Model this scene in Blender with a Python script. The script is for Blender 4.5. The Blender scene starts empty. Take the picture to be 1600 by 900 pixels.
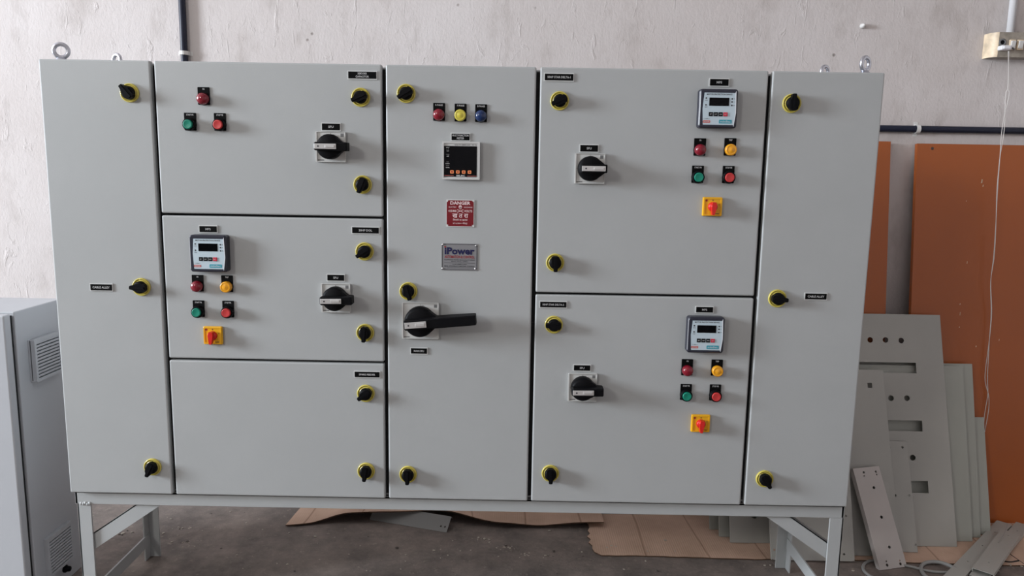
import bpy, bmesh, math, random
from mathutils import Vector, Matrix
from mathutils.geometry import tessellate_polygon
random.seed(7)
PI = math.pi
SC = bpy.context.scene

# ------------------------------------------------------------------ camera
PITCH, YAW, ROLL, FPX = 0.15243, -0.00379, 0.01713, 1200.0
CAM = Vector((0.14645, -2.0, 1.3014))
_cp, _sp, _cy, _sy = math.cos(PITCH), math.sin(PITCH), math.cos(YAW), math.sin(YAW)
FWD = Vector((_sy*_cp, _cy*_cp, -_sp))
_rt = Vector((_cy, -_sy, 0)); _up = _rt.cross(FWD)
RT = _rt*math.cos(ROLL) + _up*math.sin(ROLL)
UP = -_rt*math.sin(ROLL) + _up*math.cos(ROLL)
cam_d = bpy.data.cameras.new('camera'); cam = bpy.data.objects.new('camera', cam_d)
SC.collection.objects.link(cam)
M = Matrix((RT, UP, -FWD)).transposed().to_4x4(); M.translation = CAM
cam.matrix_world = M
cam_d.sensor_width = 36; cam_d.lens = 36*FPX/1600; cam_d.clip_start = 0.02
SC.camera = cam

# ------------------------------------------------------------------ light
SC.view_settings.view_transform = 'Standard'; SC.view_settings.look = 'None'
SC.view_settings.gamma = 1.0; SC.view_settings.use_curve_mapping = False
SC.view_settings.exposure = 0.0
W = bpy.data.worlds.new('world'); SC.world = W; W.use_nodes = True
W.node_tree.nodes['Background'].inputs[0].default_value = (1.0, 1.0, 0.97, 1)
W.node_tree.nodes['Background'].inputs[1].default_value = 0.13

def area(name, loc, target, sx, sy, energy, col):
    d = bpy.data.lights.new(name, 'AREA'); d.shape = 'RECTANGLE'; d.size = sx; d.size_y = sy
    d.energy = energy; d.color = col
    o = bpy.data.objects.new(name, d); SC.collection.objects.link(o)
    o.location = loc
    o.rotation_euler = (Vector(target)-Vector(loc)).to_track_quat('-Z', 'Y').to_euler()
    return o
area('doorway_daylight', (-7.9, -1.95, 2.5), (0, -0.3, 1.0), 1.5, 2.1, 935, (0.85, 0.92, 1.0))
area('window_daylight', (-3.0, -4.4, 3.0), (0, 0, 1.0), 0.7, 0.5, 48, (1.0, 0.97, 0.92))

# ------------------------------------------------------------------ pixel -> place helpers (numbers read off the photo)
def ray(px, py): return FWD + RT*((px-800)/FPX) + UP*((450-py)/FPX)
def at_y(px, py, y):
    d = ray(px, py); return CAM + d*((y-CAM.y)/d.y)
def at_z(px, py, z=0.0):
    d = ray(px, py); return CAM + d*((z-CAM.z)/d.z)

# ------------------------------------------------------------------ materials
MAT = {}
def mat(name, col, rough=0.5, metal=0.0, bump=0.0, bscale=200.0, var=0.0, vscale=6.0, spec=0.5, coat=0.0, trans=0.0):
    m = bpy.data.materials.new(name); m.use_nodes = True; nt = m.node_tree; N = nt.nodes; L = nt.links
    b = N['Principled BSDF']; b.inputs['Base Color'].default_value = (*col, 1)
    b.inputs['Roughness'].default_value = rough; b.inputs['Metallic'].default_value = metal
    b.inputs['Specular IOR Level'].default_value = spec
    b.inputs['Coat Weight'].default_value = coat
    tc = N.new('ShaderNodeTexCoord')
    n = N.new('ShaderNodeTexNoise'); n.inputs['Scale'].default_value = vscale; n.inputs['Detail'].default_value = 5
    L.new(tc.outputs['Object'], n.inputs['Vector'])
    r = N.new('ShaderNodeValToRGB'); v = max(var, 0.02)
    r.color_ramp.elements[0].position = .3; r.color_ramp.elements[1].position = .7
    r.color_ramp.elements[0].color = (*[c*(1-v) for c in col], 1)
    r.color_ramp.elements[1].color = (*[min(1, c*(1+v)) for c in col], 1)
    L.new(n.outputs['Fac'], r.inputs['Fac']); L.new(r.outputs['Color'], b.inputs['Base Color'])
    if bump:
        n2 = N.new('ShaderNodeTexNoise'); n2.inputs['Scale'].default_value = bscale; n2.inputs['Detail'].default_value = 3
        L.new(tc.outputs['Object'], n2.inputs['Vector'])
        bp = N.new('ShaderNodeBump'); bp.inputs['Strength'].default_value = bump; bp.inputs['Distance'].default_value = 0.002
        L.new(n2.outputs['Fac'], bp.inputs['Height']); L.new(bp.outputs['Normal'], b.inputs['Normal'])
    MAT[name] = m; return m

mat('light_grey_powder_coat', (0.41, 0.425, 0.425), 0.42, bump=0.10, bscale=350, var=0.02)
mat('sheet_pinkish', (0.47, 0.435, 0.41), 0.5, bump=0.08, bscale=350, var=0.04)
mat('sheet_greenish', (0.37, 0.38, 0.34), 0.5, bump=0.08, bscale=350, var=0.04)
mat('sheet_grey', (0.39, 0.385, 0.355), 0.5, bump=0.08, bscale=350, var=0.05, vscale=4)
mat('enclosure_grey', (0.46, 0.475, 0.50), 0.42, bump=0.1, bscale=350, var=0.02)
mat('black_rubber', (0.010, 0.010, 0.011), 0.8)
mat('black_plastic', (0.004, 0.004, 0.005), 0.5, spec=0.10)
mat('black_gloss', (0.002, 0.002, 0.003), 0.15, spec=0.12)
mat('label_black', (0.003, 0.003, 0.003), 0.7, spec=0.08)
mat('label_edge', (0.62, 0.63, 0.62), 0.4)
mat('white_ink', (0.55, 0.55, 0.55), 0.6)
mat('yellow_ring', (0.58, 0.49, 0.09), 0.3, coat=.3)
mat('metal_bright', (0.72, 0.73, 0.74), 0.28, 1.0)
mat('galvanised', (0.62, 0.64, 0.70), 0.30, 1.0, bump=0.2, bscale=300)
mat('plate_grey', (0.58, 0.58, 0.56), 0.4)
mat('silver_strip', (0.62, 0.61, 0.60), 0.35, 0.5)
mat('dark_print', (0.03, 0.03, 0.035), 0.6)
mat('grey_print_gap_shade', (0.16, 0.16, 0.16), 0.6)
mat('relay_bezel', (0.020, 0.022, 0.036), 0.35)
mat('relay_face', (0.50, 0.60, 0.66), 0.45)
mat('relay_trim', (0.7, 0.72, 0.75), 0.3)
mat('red_key', (0.55, 0.02, 0.05), 0.4)
mat('pale_red', (0.55, 0.14, 0.12), 0.5)
mat('cyan_print', (0.03, 0.30, 0.38), 0.5)
mat('red_lens', (0.20, 0.004, 0.016), 0.25, coat=0.3)
mat('amber_lens', (0.78, 0.34, 0.01), 0.25, coat=0.5)
mat('yellow_lens', (0.58, 0.50, 0.06), 0.25, coat=0.5)
mat('blue_lens', (0.004, 0.022, 0.09), 0.22, coat=0.3)
mat('green_cap', (0.0, 0.20, 0.13), 0.4)
mat('red_cap', (0.50, 0.035, 0.035), 0.4)
mat('switch_yellow', (0.80, 0.42, 0.01), 0.35)
mat('switch_red', (0.62, 0.018, 0.014), 0.3)
mat('meter_frame', (0.55, 0.55, 0.54), 0.4)
mat('orange_key', (0.80, 0.26, 0.09), 0.5)
mat('danger_red', (0.17, 0.002, 0.008), 0.35)
mat('danger_ink', (0.80, 0.62, 0.62), 0.5)
mat('nameplate_silver', (0.24, 0.24, 0.25), 0.5, 0.2)
mat('navy_ink', (0.004, 0.005, 0.06), 0.5)
mat('maroon_ink', (0.28, 0.01, 0.015), 0.5)
mat('orange_paint', (0.37, 0.090, 0.014), 0.35, var=0.07, vscale=2.0, bump=0.05)
mat('conduit_black', (0.012, 0.015, 0.032), 0.4, spec=.3)
mat('white_pvc', (0.80, 0.80, 0.82), 0.35)
mat('clip_white', (0.68, 0.67, 0.65), 0.5)
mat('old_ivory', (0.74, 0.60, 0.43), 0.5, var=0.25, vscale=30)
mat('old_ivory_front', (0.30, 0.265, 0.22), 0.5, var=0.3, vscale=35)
mat('cable_white', (0.72, 0.69, 0.66), 0.5)
mat('cable_grey', (0.30, 0.30, 0.29), 0.5)
mat('chip_pale', (0.42, 0.38, 0.32), 0.9, var=0.3, vscale=80)
mat('chip_dark', (0.10, 0.085, 0.075), 0.9, var=0.3, vscale=80)
mat('bracket_grey', (0.24, 0.24, 0.23), 0.45)
mat('cardboard_edge', (0.10, 0.055, 0.03), 0.9)

def wall_mat():
    m = bpy.data.materials.new('lime_plaster'); m.use_nodes = True; nt = m.node_tree; N = nt.nodes; L = nt.links
    b = N['Principled BSDF']; b.inputs['Roughness'].default_value = 0.9; b.inputs['Specular IOR Level'].default_value = 0.2
    tc = N.new('ShaderNodeTexCoord')
    def noise(scale, detail, stretch=(1, 1, 1), rough=0.6, dist=0.0):
        mp = N.new('ShaderNodeMapping'); mp.inputs['Scale'].default_value = stretch
        L.new(tc.outputs['Object'], mp.inputs['Vector'])
        n = N.new('ShaderNodeTexNoise'); n.inputs['Scale'].default_value = scale; n.inputs['Detail'].default_value = detail
        n.inputs['Roughness'].default_value = rough; n.inputs['Distortion'].default_value = dist
        L.new(mp.outputs['Vector'], n.inputs['Vector']); return n.outputs['Fac']
    big = noise(1.6, 6); med = noise(9, 6, (1.3, 1, .6), .65); fine = noise(42, 9, (1.1, 1, .8), .72, .5); rid = noise(16, 7, (1.7, 1, .55), .62, 1.0)
    r = N.new('ShaderNodeValToRGB'); e = r.color_ramp.elements
    e[0].position = .30; e[0].color = (0.585, 0.535, 0.515, 1); e[1].position = .72; e[1].color = (0.70, 0.66, 0.65, 1)
    L.new(big, r.inputs['Fac'])
    r2 = N.new('ShaderNodeValToRGB'); e = r2.color_ramp.elements
    e[0].position = .30; e[0].color = (0.86, 0.85, 0.84, 1); e[1].position = .47; e[1].color = (1, 1, 1, 1)
    L.new(med, r2.inputs['Fac'])
    mx = N.new('ShaderNodeMixRGB'); mx.blend_type = 'MULTIPLY'; mx.inputs[0].default_value = 1
    L.new(r.outputs[0], mx.inputs[1]); L.new(r2.outputs[0], mx.inputs[2])
    # small dark pits and specks
    vo = N.new('ShaderNodeTexVoronoi'); vo.inputs['Scale'].default_value = 8.0; L.new(tc.outputs['Object'], vo.inputs['Vector'])
    r3 = N.new('ShaderNodeValToRGB'); e = r3.color_ramp.elements
    e[0].position = .03; e[0].color = (0.40, 0.37, 0.35, 1); e[1].position = .06; e[1].color = (1, 1, 1, 1)
    L.new(vo.outputs['Distance'], r3.inputs['Fac'])
    mx2 = N.new('ShaderNodeMixRGB'); mx2.blend_type = 'MULTIPLY'; mx2.inputs[0].default_value = 0.8
    L.new(mx.outputs[0], mx2.inputs[1]); L.new(r3.outputs[0], mx2.inputs[2])
    L.new(mx2.outputs[0], b.inputs['Base Color'])
    def ramp(src, lo, hi):
        q = N.new('ShaderNodeMapRange'); q.inputs['From Min'].default_value = lo; q.inputs['From Max'].default_value = hi
        L.new(src, q.inputs['Value']); return q.outputs['Result']
    def madd(x, k, y=None):
        q = N.new('ShaderNodeMath'); q.operation = 'MULTIPLY_ADD'; q.inputs[1].default_value = k; q.inputs[2].default_value = 0
        L.new(x, q.inputs[0])
        if y is not None: L.new(y, q.inputs[2])
        return q.outputs[0]
    grit = noise(130, 4, (1.2, 1, .8), .6)
    hsum = madd(grit, .20, madd(fine, .22, madd(ramp(rid, .60, .78), .55, madd(med, .22, madd(ramp(r3.outputs[0], 0, 1), .30)))))
    bp = N.new('ShaderNodeBump'); bp.inputs['Strength'].default_value = 0.55; bp.inputs['Distance'].default_value = 0.008
    L.new(hsum, bp.inputs['Height']); L.new(bp.outputs['Normal'], b.inputs['Normal'])
    MAT['lime_plaster'] = m
def floor_mat():
    m = bpy.data.materials.new('dusty_cement'); m.use_nodes = True; nt = m.node_tree; N = nt.nodes; L = nt.links
    b = N['Principled BSDF']; b.inputs['Roughness'].default_value = 0.75; b.inputs['Specular IOR Level'].default_value = 0.3
    tc = N.new('ShaderNodeTexCoord')
    def noise(s, d, rg=.6):
        n = N.new('ShaderNodeTexNoise'); n.inputs['Scale'].default_value = s; n.inputs['Detail'].default_value = d
        n.inputs['Roughness'].default_value = rg; L.new(tc.outputs['Object'], n.inputs['Vector']); return n.outputs['Fac']
    r = N.new('ShaderNodeValToRGB'); e = r.color_ramp.elements
    e[0].position = .32; e[0].color = (0.100, 0.087, 0.080, 1); e[1].position = .70; e[1].color = (0.30, 0.25, 0.22, 1)
    L.new(noise(5, 10, .72), r.inputs['Fac'])
    r2 = N.new('ShaderNodeValToRGB'); e = r2.color_ramp.elements
    e[0].position = .57; e[0].color = (0, 0, 0, 1); e[1].position = .74; e[1].color = (.85, .85, .85, 1)
    L.new(noise(38, 8, .78), r2.inputs['Fac'])
    mx = N.new('ShaderNodeMixRGB'); mx.inputs[2].default_value = (0.42, 0.37, 0.31, 1)
    L.new(r2.outputs[0], mx.inputs[0]); L.new(r.outputs[0], mx.inputs[1]); L.new(mx.outputs[0], b.inputs['Base Color'])
    bp = N.new('ShaderNodeBump'); bp.inputs['Strength'].default_value = 0.35; bp.inputs['Distance'].default_value = 0.006
    L.new(noise(60, 6, .7), bp.inputs['Height']); L.new(bp.outputs['Normal'], b.inputs['Normal'])
    MAT['dusty_cement'] = m
def card_mat():
    m = bpy.data.materials.new('cardboard'); m.use_nodes = True; nt = m.node_tree; N = nt.nodes; L = nt.links
    b = N['Principled BSDF']; b.inputs['Roughness'].default_value = 0.9; b.inputs['Specular IOR Level'].default_value = 0.15
    tc = N.new('ShaderNodeTexCoord')
    n = N.new('ShaderNodeTexNoise'); n.inputs['Scale'].default_value = 7; n.inputs['Detail'].default_value = 7
    L.new(tc.outputs['Object'], n.inputs['Vector'])
    r = N.new('ShaderNodeValToRGB'); e = r.color_ramp.elements
    e[0].position = .3; e[0].color = (0.50, 0.345, 0.255, 1); e[1].position = .7; e[1].color = (0.66, 0.465, 0.355, 1)
    L.new(n.outputs['Fac'], r.inputs['Fac'])
    w = N.new('ShaderNodeTexWave'); w.inputs['Scale'].default_value = 1.55; w.inputs['Distortion'].default_value = 3.0
    w.inputs['Detail'].default_value = 2; w.inputs['Detail Scale'].default_value = .6
    L.new(tc.outputs['Object'], w.inputs['Vector'])
    r2 = N.new('ShaderNodeValToRGB'); e = r2.color_ramp.elements
    e[0].position = 0.0; e[0].color = (0.66, 0.63, 0.60, 1); e[1].position = .004; e[1].color = (1, 1, 1, 1)
    L.new(w.outputs['Fac'], r2.inputs['Fac'])
    mx = N.new('ShaderNodeMixRGB'); mx.blend_type = 'MULTIPLY'; mx.inputs[0].default_value = 1
    L.new(r.outputs[0], mx.inputs[1]); L.new(r2.outputs[0], mx.inputs[2]); L.new(mx.outputs[0], b.inputs['Base Color'])
    w2 = N.new('ShaderNodeTexWave'); w2.inputs['Scale'].default_value = 40; L.new(tc.outputs['Object'], w2.inputs['Vector'])
    bp = N.new('ShaderNodeBump'); bp.inputs['Strength'].default_value = 0.2; bp.inputs['Distance'].default_value = 0.002
    L.new(w2.outputs['Fac'], bp.inputs['Height']); L.new(bp.outputs['Normal'], b.inputs['Normal'])
    MAT['cardboard'] = m
wall_mat(); floor_mat(); card_mat()

# ------------------------------------------------------------------ mesh builder
class MB:
    def __init__(s): s.v = []; s.f = []; s.mi = []; s.sm = []; s.mats = []
    def m(s, name):
        if name not in s.mats: s.mats.append(name)
        return s.mats.index(name)
    def add(s, vs, fs, mt, smooth=False, T=None):
        o = len(s.v); k = s.m(mt)
        for p in vs: s.v.append(tuple(T @ Vector(p)) if T else tuple(p))
        for f in fs: s.f.append(tuple(i+o for i in f)); s.mi.append(k); s.sm.append(smooth)
    def box(s, x0, x1, y0, y1, z0, z1, mt, bev=0.0, T=None, seg=2):
        bm = bmesh.new()
        bmesh.ops.create_cube(bm, size=1)
        for v in bm.verts:
            v.co = Vector(((x0+x1)/2+v.co.x*(x1-x0), (y0+y1)/2+v.co.y*(y1-y0), (z0+z1)/2+v.co.z*(z1-z0)))
        if bev: bmesh.ops.bevel(bm, geom=list(bm.edges), offset=bev, segments=seg, profile=.5, affect='EDGES')
        bm.verts.index_update()
        s.add([v.co.copy() for v in bm.verts], [[v.index for v in f.verts] for f in bm.faces], mt, False, T)
        bm.free()
    def prism(s, poly, y0, y1, mt, holes=(), T=None, smooth=False, side=None):
        """polygon in x,z extruded from y0 (front) to y1 (back), with real holes"""
        loops = [[Vector((p[0], p[1], 0)) for p in lp] for lp in [poly, *holes]]
        flat = [p for lp in loops for p in lp]; n = len(flat)
        tris = tessellate_polygon(loops)
        vs = [(p.x, y0, p.y) for p in flat] + [(p.x, y1, p.y) for p in flat]
        fs = []
        for t in tris:
            a, b, c = flat[t[0]], flat[t[1]], flat[t[2]]
            ccw = (b-a).cross(c-a).z > 0
            t = tuple(t) if ccw else (t[0], t[2], t[1])
            fs.append(t); fs.append((t[2]+n, t[1]+n, t[0]+n))
        s.add(vs, fs, mt, False, T)
        o = 0; sf = []
        for k, lp in enumerate(loops):
            A = sum(lp[i].x*lp[(i+1) % len(lp)].y-lp[(i+1) % len(lp)].x*lp[i].y for i in range(len(lp)))
            for i in range(len(lp)):
                a, b = o+i, o+(i+1) % len(lp)
                q = (a, a+n, b+n, b)
                if (A < 0) != (k > 0): q = q[::-1]
                sf.append(q)
            o += len(lp)
        s.add(vs, sf, side or mt, smooth, T)
    def lathe(s, prof, mt, c=(0, 0, 0), seg=28, T=None, smooth=True, cap=True):
        """profile [(radius, height toward viewer)] turned about the -y axis"""
        vs = []; fs = []
        for r, h in prof:
            for k in range(seg):
                a = 2*PI*k/seg; vs.append((c[0]+r*math.cos(a), c[1]-h, c[2]+r*math.sin(a)))
        for i in range(len(prof)-1):
            for k in range(seg):
                k2 = (k+1) % seg
                fs.append((i*seg+k, i*seg+k2, (i+1)*seg+k2, (i+1)*seg+k))
        s.add(vs, fs, mt, smooth, T)
        if cap:
            i = len(prof)-1; r, h = prof[i]
            if r > 1e-5: s.add([vs[i*seg+k] for k in range(seg)], [tuple(range(seg))], mt, False, T)
    def sweep(s, pts, r, mt, seg=8, closed=False, T=None):
        pts = [Vector(p) for p in pts]; n = len(pts); vs = []; fs = []
        nrm = None
        for i, p in enumerate(pts):
            a = pts[(i-1) % n] if (i or closed) else p; b = pts[(i+1) % n] if (i < n-1 or closed) else p
            t = (b-a).normalized()
            if nrm is None:
                nrm = t.orthogonal().normalized()
            else:
                nrm = (nrm - t*nrm.dot(t)).normalized()
            bi = t.cross(nrm)
            for k in range(seg):
                q = 2*PI*k/seg; vs.append(p + nrm*r*math.cos(q) + bi*r*math.sin(q))
        for i in range(n if closed else n-1):
            j = (i+1) % n
            for k in range(seg):
                k2 = (k+1) % seg
                fs.append((i*seg+k, i*seg+k2, j*seg+k2, j*seg+k))
        if not closed:
            fs.append(tuple(range(seg))[::-1]); fs.append(tuple((n-1)*seg+k for k in range(seg)))
        s.add(vs, fs, mt, True, T)
    def text(s, body, cx, cz, w, h, y, mt, bold=0.0, T=None):
        """lettering centred on cx,cz, fitted to width w / height h, lying at depth y facing the viewer"""
        cu = bpy.data.curves.new('t', 'FONT'); cu.body = body; cu.size = 1; cu.align_x = 'CENTER'
        cu.offset = bold; cu.resolution_u = 2; cu.space_line = 1.0
        o = bpy.data.objects.new('t', cu); SC.collection.objects.link(o)
        dg = bpy.context.evaluated_depsgraph_get(); dg.update()
        me = bpy.data.meshes.new_from_object(o.evaluated_get(dg))
        if len(me.vertices):
            xs = [v.co.x for v in me.vertices]; ys = [v.co.y for v in me.vertices]
            sx = w/max(1e-6, max(xs)-min(xs)); sz = h/max(1e-6, max(ys)-min(ys))
            mx = (max(xs)+min(xs))/2; my = (max(ys)+min(ys))/2
            s.add([(cx+(v.co.x-mx)*sx, y, cz+(v.co.y-my)*sz) for v in me.vertices],
                  [tuple(p.vertices) for p in me.polygons], mt, False, T)
        bpy.data.objects.remove(o); bpy.data.curves.remove(cu); bpy.data.meshes.remove(me)
    def mesh(s, name):
        me = bpy.data.meshes.new(name); me.from_pydata(s.v, [], s.f)
        for n in s.mats: me.materials.append(MAT[n])
        me.polygons.foreach_set('material_index', s.mi); me.polygons.foreach_set('use_smooth', s.sm)
        me.update(); return me
    def build(s, name, parent=None, loc=None, rot=None):
        o = bpy.data.objects.new(name, s.mesh(name)); SC.collection.objects.link(o)
        if parent: o.parent = parent
        if loc is not None: o.location = loc
        if rot is not None: o.rotation_euler = rot
        return o
def empty(name, loc, rz=0.0):
    o = bpy.data.objects.new(name, None); SC.collection.objects.link(o); o.empty_display_size = .05
    o.location = loc; o.rotation_euler = (0, 0, rz); return o
def tag(o, label=None, cat=None, group=None, kind=None):
    if label: o['label'] = label
    if cat: o['category'] = cat
    if group: o['group'] = group
    if kind: o['kind'] = kind
    return o
def circ(cx, cz, r, n=16): return [(cx+r*math.cos(2*PI*k/n), cz+r*math.sin(2*PI*k/n)) for k in range(n)]
def rrect(x0, x1, z0, z1, r, n=4):
    out = []
    for cx, cz, a0 in ((x1-r, z1-r, 0), (x0+r, z1-r, 90), (x0+r, z0+r, 180), (x1-r, z0+r, 270)):
        for k in range(n+1):
            a = math.radians(a0+90*k/n); out.append((cx+r*math.cos(a), cz+r*math.sin(a)))
    return out
def smooth_path(pts, k=8):
    pts = [Vector(p) for p in pts]; out = []
    P_ = [pts[0]*2-pts[1]] + pts + [pts[-1]*2-pts[-2]]
    for i in range(1, len(P_)-2):
        a, b, c, d = P_[i-1:i+3]
        for j in range(k):
            t = j/k
            out.append(.5*((2*b)+(c-a)*t+(2*a-5*b+4*c-d)*t*t+(3*b-a-3*c+d)*t**3))
    out.append(pts[-1]); return out

# ------------------------------------------------------------------ setting
WY = 0.95
def struct(name, b): o = b.build(name); o['kind'] = 'structure'; return o
b = MB(); b.box(-8.2, 4.2, -6, WY+.2, -.15, 0, 'dusty_cement'); struct('floor', b)
b = MB(); b.box(-8.2, 4.2, WY, WY+.2, 0, 4.6, 'lime_plaster'); struct('wall_back', b)
b = MB(); b.box(4.0, 4.2, -6, WY, 0, 4.6, 'lime_plaster'); struct('wall_right', b)
b = MB(); b.box(-8.2, 4.2, -6, WY+.2, 4.6, 4.75, 'lime_plaster'); struct('ceiling', b)
b = MB(); b.box(-8.2, -8.0, -3.6, WY, 3.9, 4.6, 'lime_plaster'); b.box(-8.2, -8.0, -6, -3.6, 0, 4.6, 'lime_plaster')
b.box(-8.2, -8.0, -.9, WY, 0, 3.9, 'lime_plaster'); struct('wall_left', b)
b = MB(); b.box(-.8, 4.2, -6.2, -6, 0, 4.6, 'lime_plaster'); struct('wall_front_added', b)  # unseen partial wall, added so ambient light enters only from the left front

# ------------------------------------------------------------------ the switchboard
ZB, ZT, HX = 0.4015, 1.5595, 1.0698          # door bottoms, door tops, half width
SB = tag(empty('switchboard', (0, 0, 0)), 'large light grey electrical switchboard with many doors on a welded steel stand', 'switchboard')
GREY = 'light_grey_powder_coat'
b = MB(); b.box(-HX+.004, HX-.004, .0235, .405, ZB, ZT-.004, GREY, .003); b.build('body', SB)
b = MB(); b.box(-HX+.012, HX-.012, .0195, .0236, ZB+.008, ZT-.010, 'black_rubber'); tag(b.build('door_gasket', SB), 'black rubber seal seen in the gaps between the doors')
def door(x0, x1, z0, z1, label):
    b = MB(); b.box(x0, x1, 0, .0196, z0, z1, GREY, .0042, seg=4)
    return tag(b.build('door', SB), label)
g = .0050
door(-HX, -.782-g, ZB, ZT, 'tall narrow door at the left end, with a CABLE ALLEY plate')
door(-.782+g, -.195-g, 1.1725+g*.6, ZT, 'upper door of the left bay, with a CAPACITOR plate')
door(-.782+g, -.195-g, .785+g*.6, 1.1725-g*.6, 'middle door of the left bay, with a 20HP DOL plate')
door(-.782+g, -.195-g, ZB, .785-g*.6, 'lower door of the left bay, plain with a SPARE FEEDER plate')
door(-.195+g, .1963-g, ZB, ZT, 'tall central door with meter, danger plate and main switch')
door(.1963+g, .782-g, .981+g*.6, ZT, 'upper door of the right bay, with the STAR DELTA-1 plate')
door(.1963+g, .782-g, ZB, .981-g*.6, 'lower door of the right bay, with the STAR DELTA-2 plate')
door(.782+g, HX, ZB, ZT, 'tall narrow door at the right end, with a CABLE ALLEY plate')

# stand
BZ0 = .361
b = MB(); b.box(-1.068, 1.071, .018, .024, BZ0, ZB-.002, GREY, .001); b.box(-1.068, 1.071, .018, .055, ZB-.008, ZB-.002, GREY)
b.box(-1.068, -1.062, .018, .408, BZ0, ZB-.002, GREY); b.box(1.065, 1.071, .018, .408, BZ0, ZB-.002, GREY)
b.box(-1.068, 1.071, .402, .408, BZ0, ZB-.002, GREY, .001)
for k in range(5): b.lathe([(.0, .003), (.004, .003), (.005, 0)], GREY, (-1.052+.006*k, .0185, BZ0+.002+random.uniform(-.002, .002)), 8, cap=False)
b.build('base_frame', SB)
def leg(xo, sgn, yf):           # L-angle leg; xo outer x, sgn toward the middle
    b = MB(); w = .038; t = .005
    x1 = xo+sgn*w; lo, hi = min(xo, x1), max(xo, x1)
    ya = yf if yf < .2 else yf-t
    b.box(lo, hi, ya, ya+t, 0, BZ0+.002, GREY, .001)
    xa = xo if sgn > 0 else xo-t
    b.box(xa, xa+t, (yf if yf < .2 else yf-w), (yf+w if yf < .2 else yf), 0, BZ0+.002, GREY, .001)
    b.build('leg', SB)
leg(-1.064, 1, .019); leg(1.072, -1, .019); leg(-1.064, 1, .408); leg(1.072, -1, .408)
def bar(p, q, w, d, name='brace'):          # flat bar in a front-facing plane from p to q, (x,z) ends
    b = MB(); v = Vector((q[0]-p[0], q[1]-p[1])); n = Vector((-v.y, v.x)).normalized()*w/2
    if n.y < 0: n = -n
    v.normalize(); P = Vector(p); Q = Vector(q)
    poly = [P-n, Q-n, Q+n, P+n]
    b.prism([(a.x, a.y) for a in poly], .026, .026+.006, GREY)
    top = [P+n*.85, Q+n*.85, Q+n, P+n]
    b.prism([(a.x, a.y) for a in top], .026, .026+d, GREY)
    b.build(name, SB)
pl0 = at_y(150, 843, .03); pl1 = at_y(234, 787, .03)
bar((pl0.x-.02, pl0.z-.014), (pl1.x+.03, pl1.z+.021), .040, .007)
pr0 = at_y(1294, 861, .03); pr1 = at_y(1215, 806, .03)
bar((pr0.x+.02, pr0.z-.014), (pr1.x-.03, pr1.z+.021), .040, .03)
for x in (-1.062, 1.064):
    b = MB(); zz = .045 if x < 0 else .07
    b.box(x, x+.006, .03, .40, zz, zz+.04, GREY, .001); b.build('bottom_rail', SB)

# lifting eyes
def eye(x, y):
    b = MB(); z0 = ZT-.003+(.012 if y > .2 else 0)
    if y > .2: b.box(-.018, .018, -.018, .018, -.013, .001, GREY, .001)
    b.lathe([(.017, 0), (.017, .004), (.012, .008), (.008, .012)], 'galvanised', (0, 0, 0), 18, T=Matrix.Rotation(-PI/2, 4, 'X'))
    R_ = .0165
    b.sweep([(R_*math.sin(2*PI*k/28), 0, .028+R_*math.cos(2*PI*k/28)) for k in range(28)], .0055, 'galvanised', 10, True)
    b.lathe([(.006, 0), (.006, .012)], 'galvanised', (0, 0, 0), 12, T=Matrix.Rotation(-PI/2, 4, 'X'))
    o = b.build('lifting_eye', SB, (x, y, z0), (0, 0, random.choice((-.5, .35, .6)))); tag(o, 'galvanised steel lifting eye bolt')
eye(-1.030, .035); eye(1.033, .035); eye(-1.022, .30); eye(1.033, .30)

# nameplates
def plate(px, py, w, h, lines, sub='nameplate'):
    p = at_y(px, py, -.003); W2, H2 = w*.001667/2, h*.00171/2; e = .0023
    b = MB(); b.prism(rrect(-W2-e, W2+e, -H2-e, H2+e, .001, 1), -.0022, -.0002, 'label_edge')
    b.box(-W2, W2, -.0030, -.0020, -H2, H2, 'label_black')
    n = len(lines)
    for i, (s, tw) in enumerate(lines):
        th = min(H2*2*.34, .0072) if n == 1 else H2*2*.30
        b.text(s, 0, (0 if n == 1 else (H2*.46 if i == 0 else -H2*.42)), tw*.001667, th, -.0032, 'white_ink', .012)
    o = b.build(sub, SB, (p.x, 0, p.z)); tag(o, 'black nameplate reading ' + ' '.join(l[0] for l in lines))
plate(566, 117.3, 42.5, 10, [('50KVAR', 14), ('CAPACITOR', 20)])
plate(517, 198.2, 27.5, 9.5, [('SFU', 8)])
plate(571, 360, 41.5, 9, [('20HP DOL', 21)])
plate(325, 358, 27, 9, [('MPS', 8)])
plate(524.5, 434, 26.5, 9, [('SFU', 7.5)])
plate(573.5, 585.3, 40, 8.5, [('SPARE FEEDER', 26)])
plate(719.5, 214, 27.5, 9.5, [('MULTI FUNCTION', 25), ('METER', 11)])
plate(654.5, 548.5, 25.5, 8.5, [('MAIN SFU', 16)])
plate(873.5, 120.5, 43, 9.5, [('50HP STAR DELTA-1', 35)])
plate(1124, 128.7, 28, 9.5, [('MPS', 8)])
plate(920.5, 231.8, 27, 9.5, [('SFU', 7.5)])
plate(864.5, 476, 41.5, 8.5, [('50HP STAR DELTA-2', 34)])
plate(1101, 484, 26.5, 8.5, [('MPS', 8)])
plate(909.5, 575, 26, 8.5, [('SFU', 7.5)])
plate(158, 449, 34, 9.5, [('CABLE ALLEY', 27)])
plate(1275, 463.3, 33.5, 9, [('CABLE ALLEY', 26)])

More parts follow.
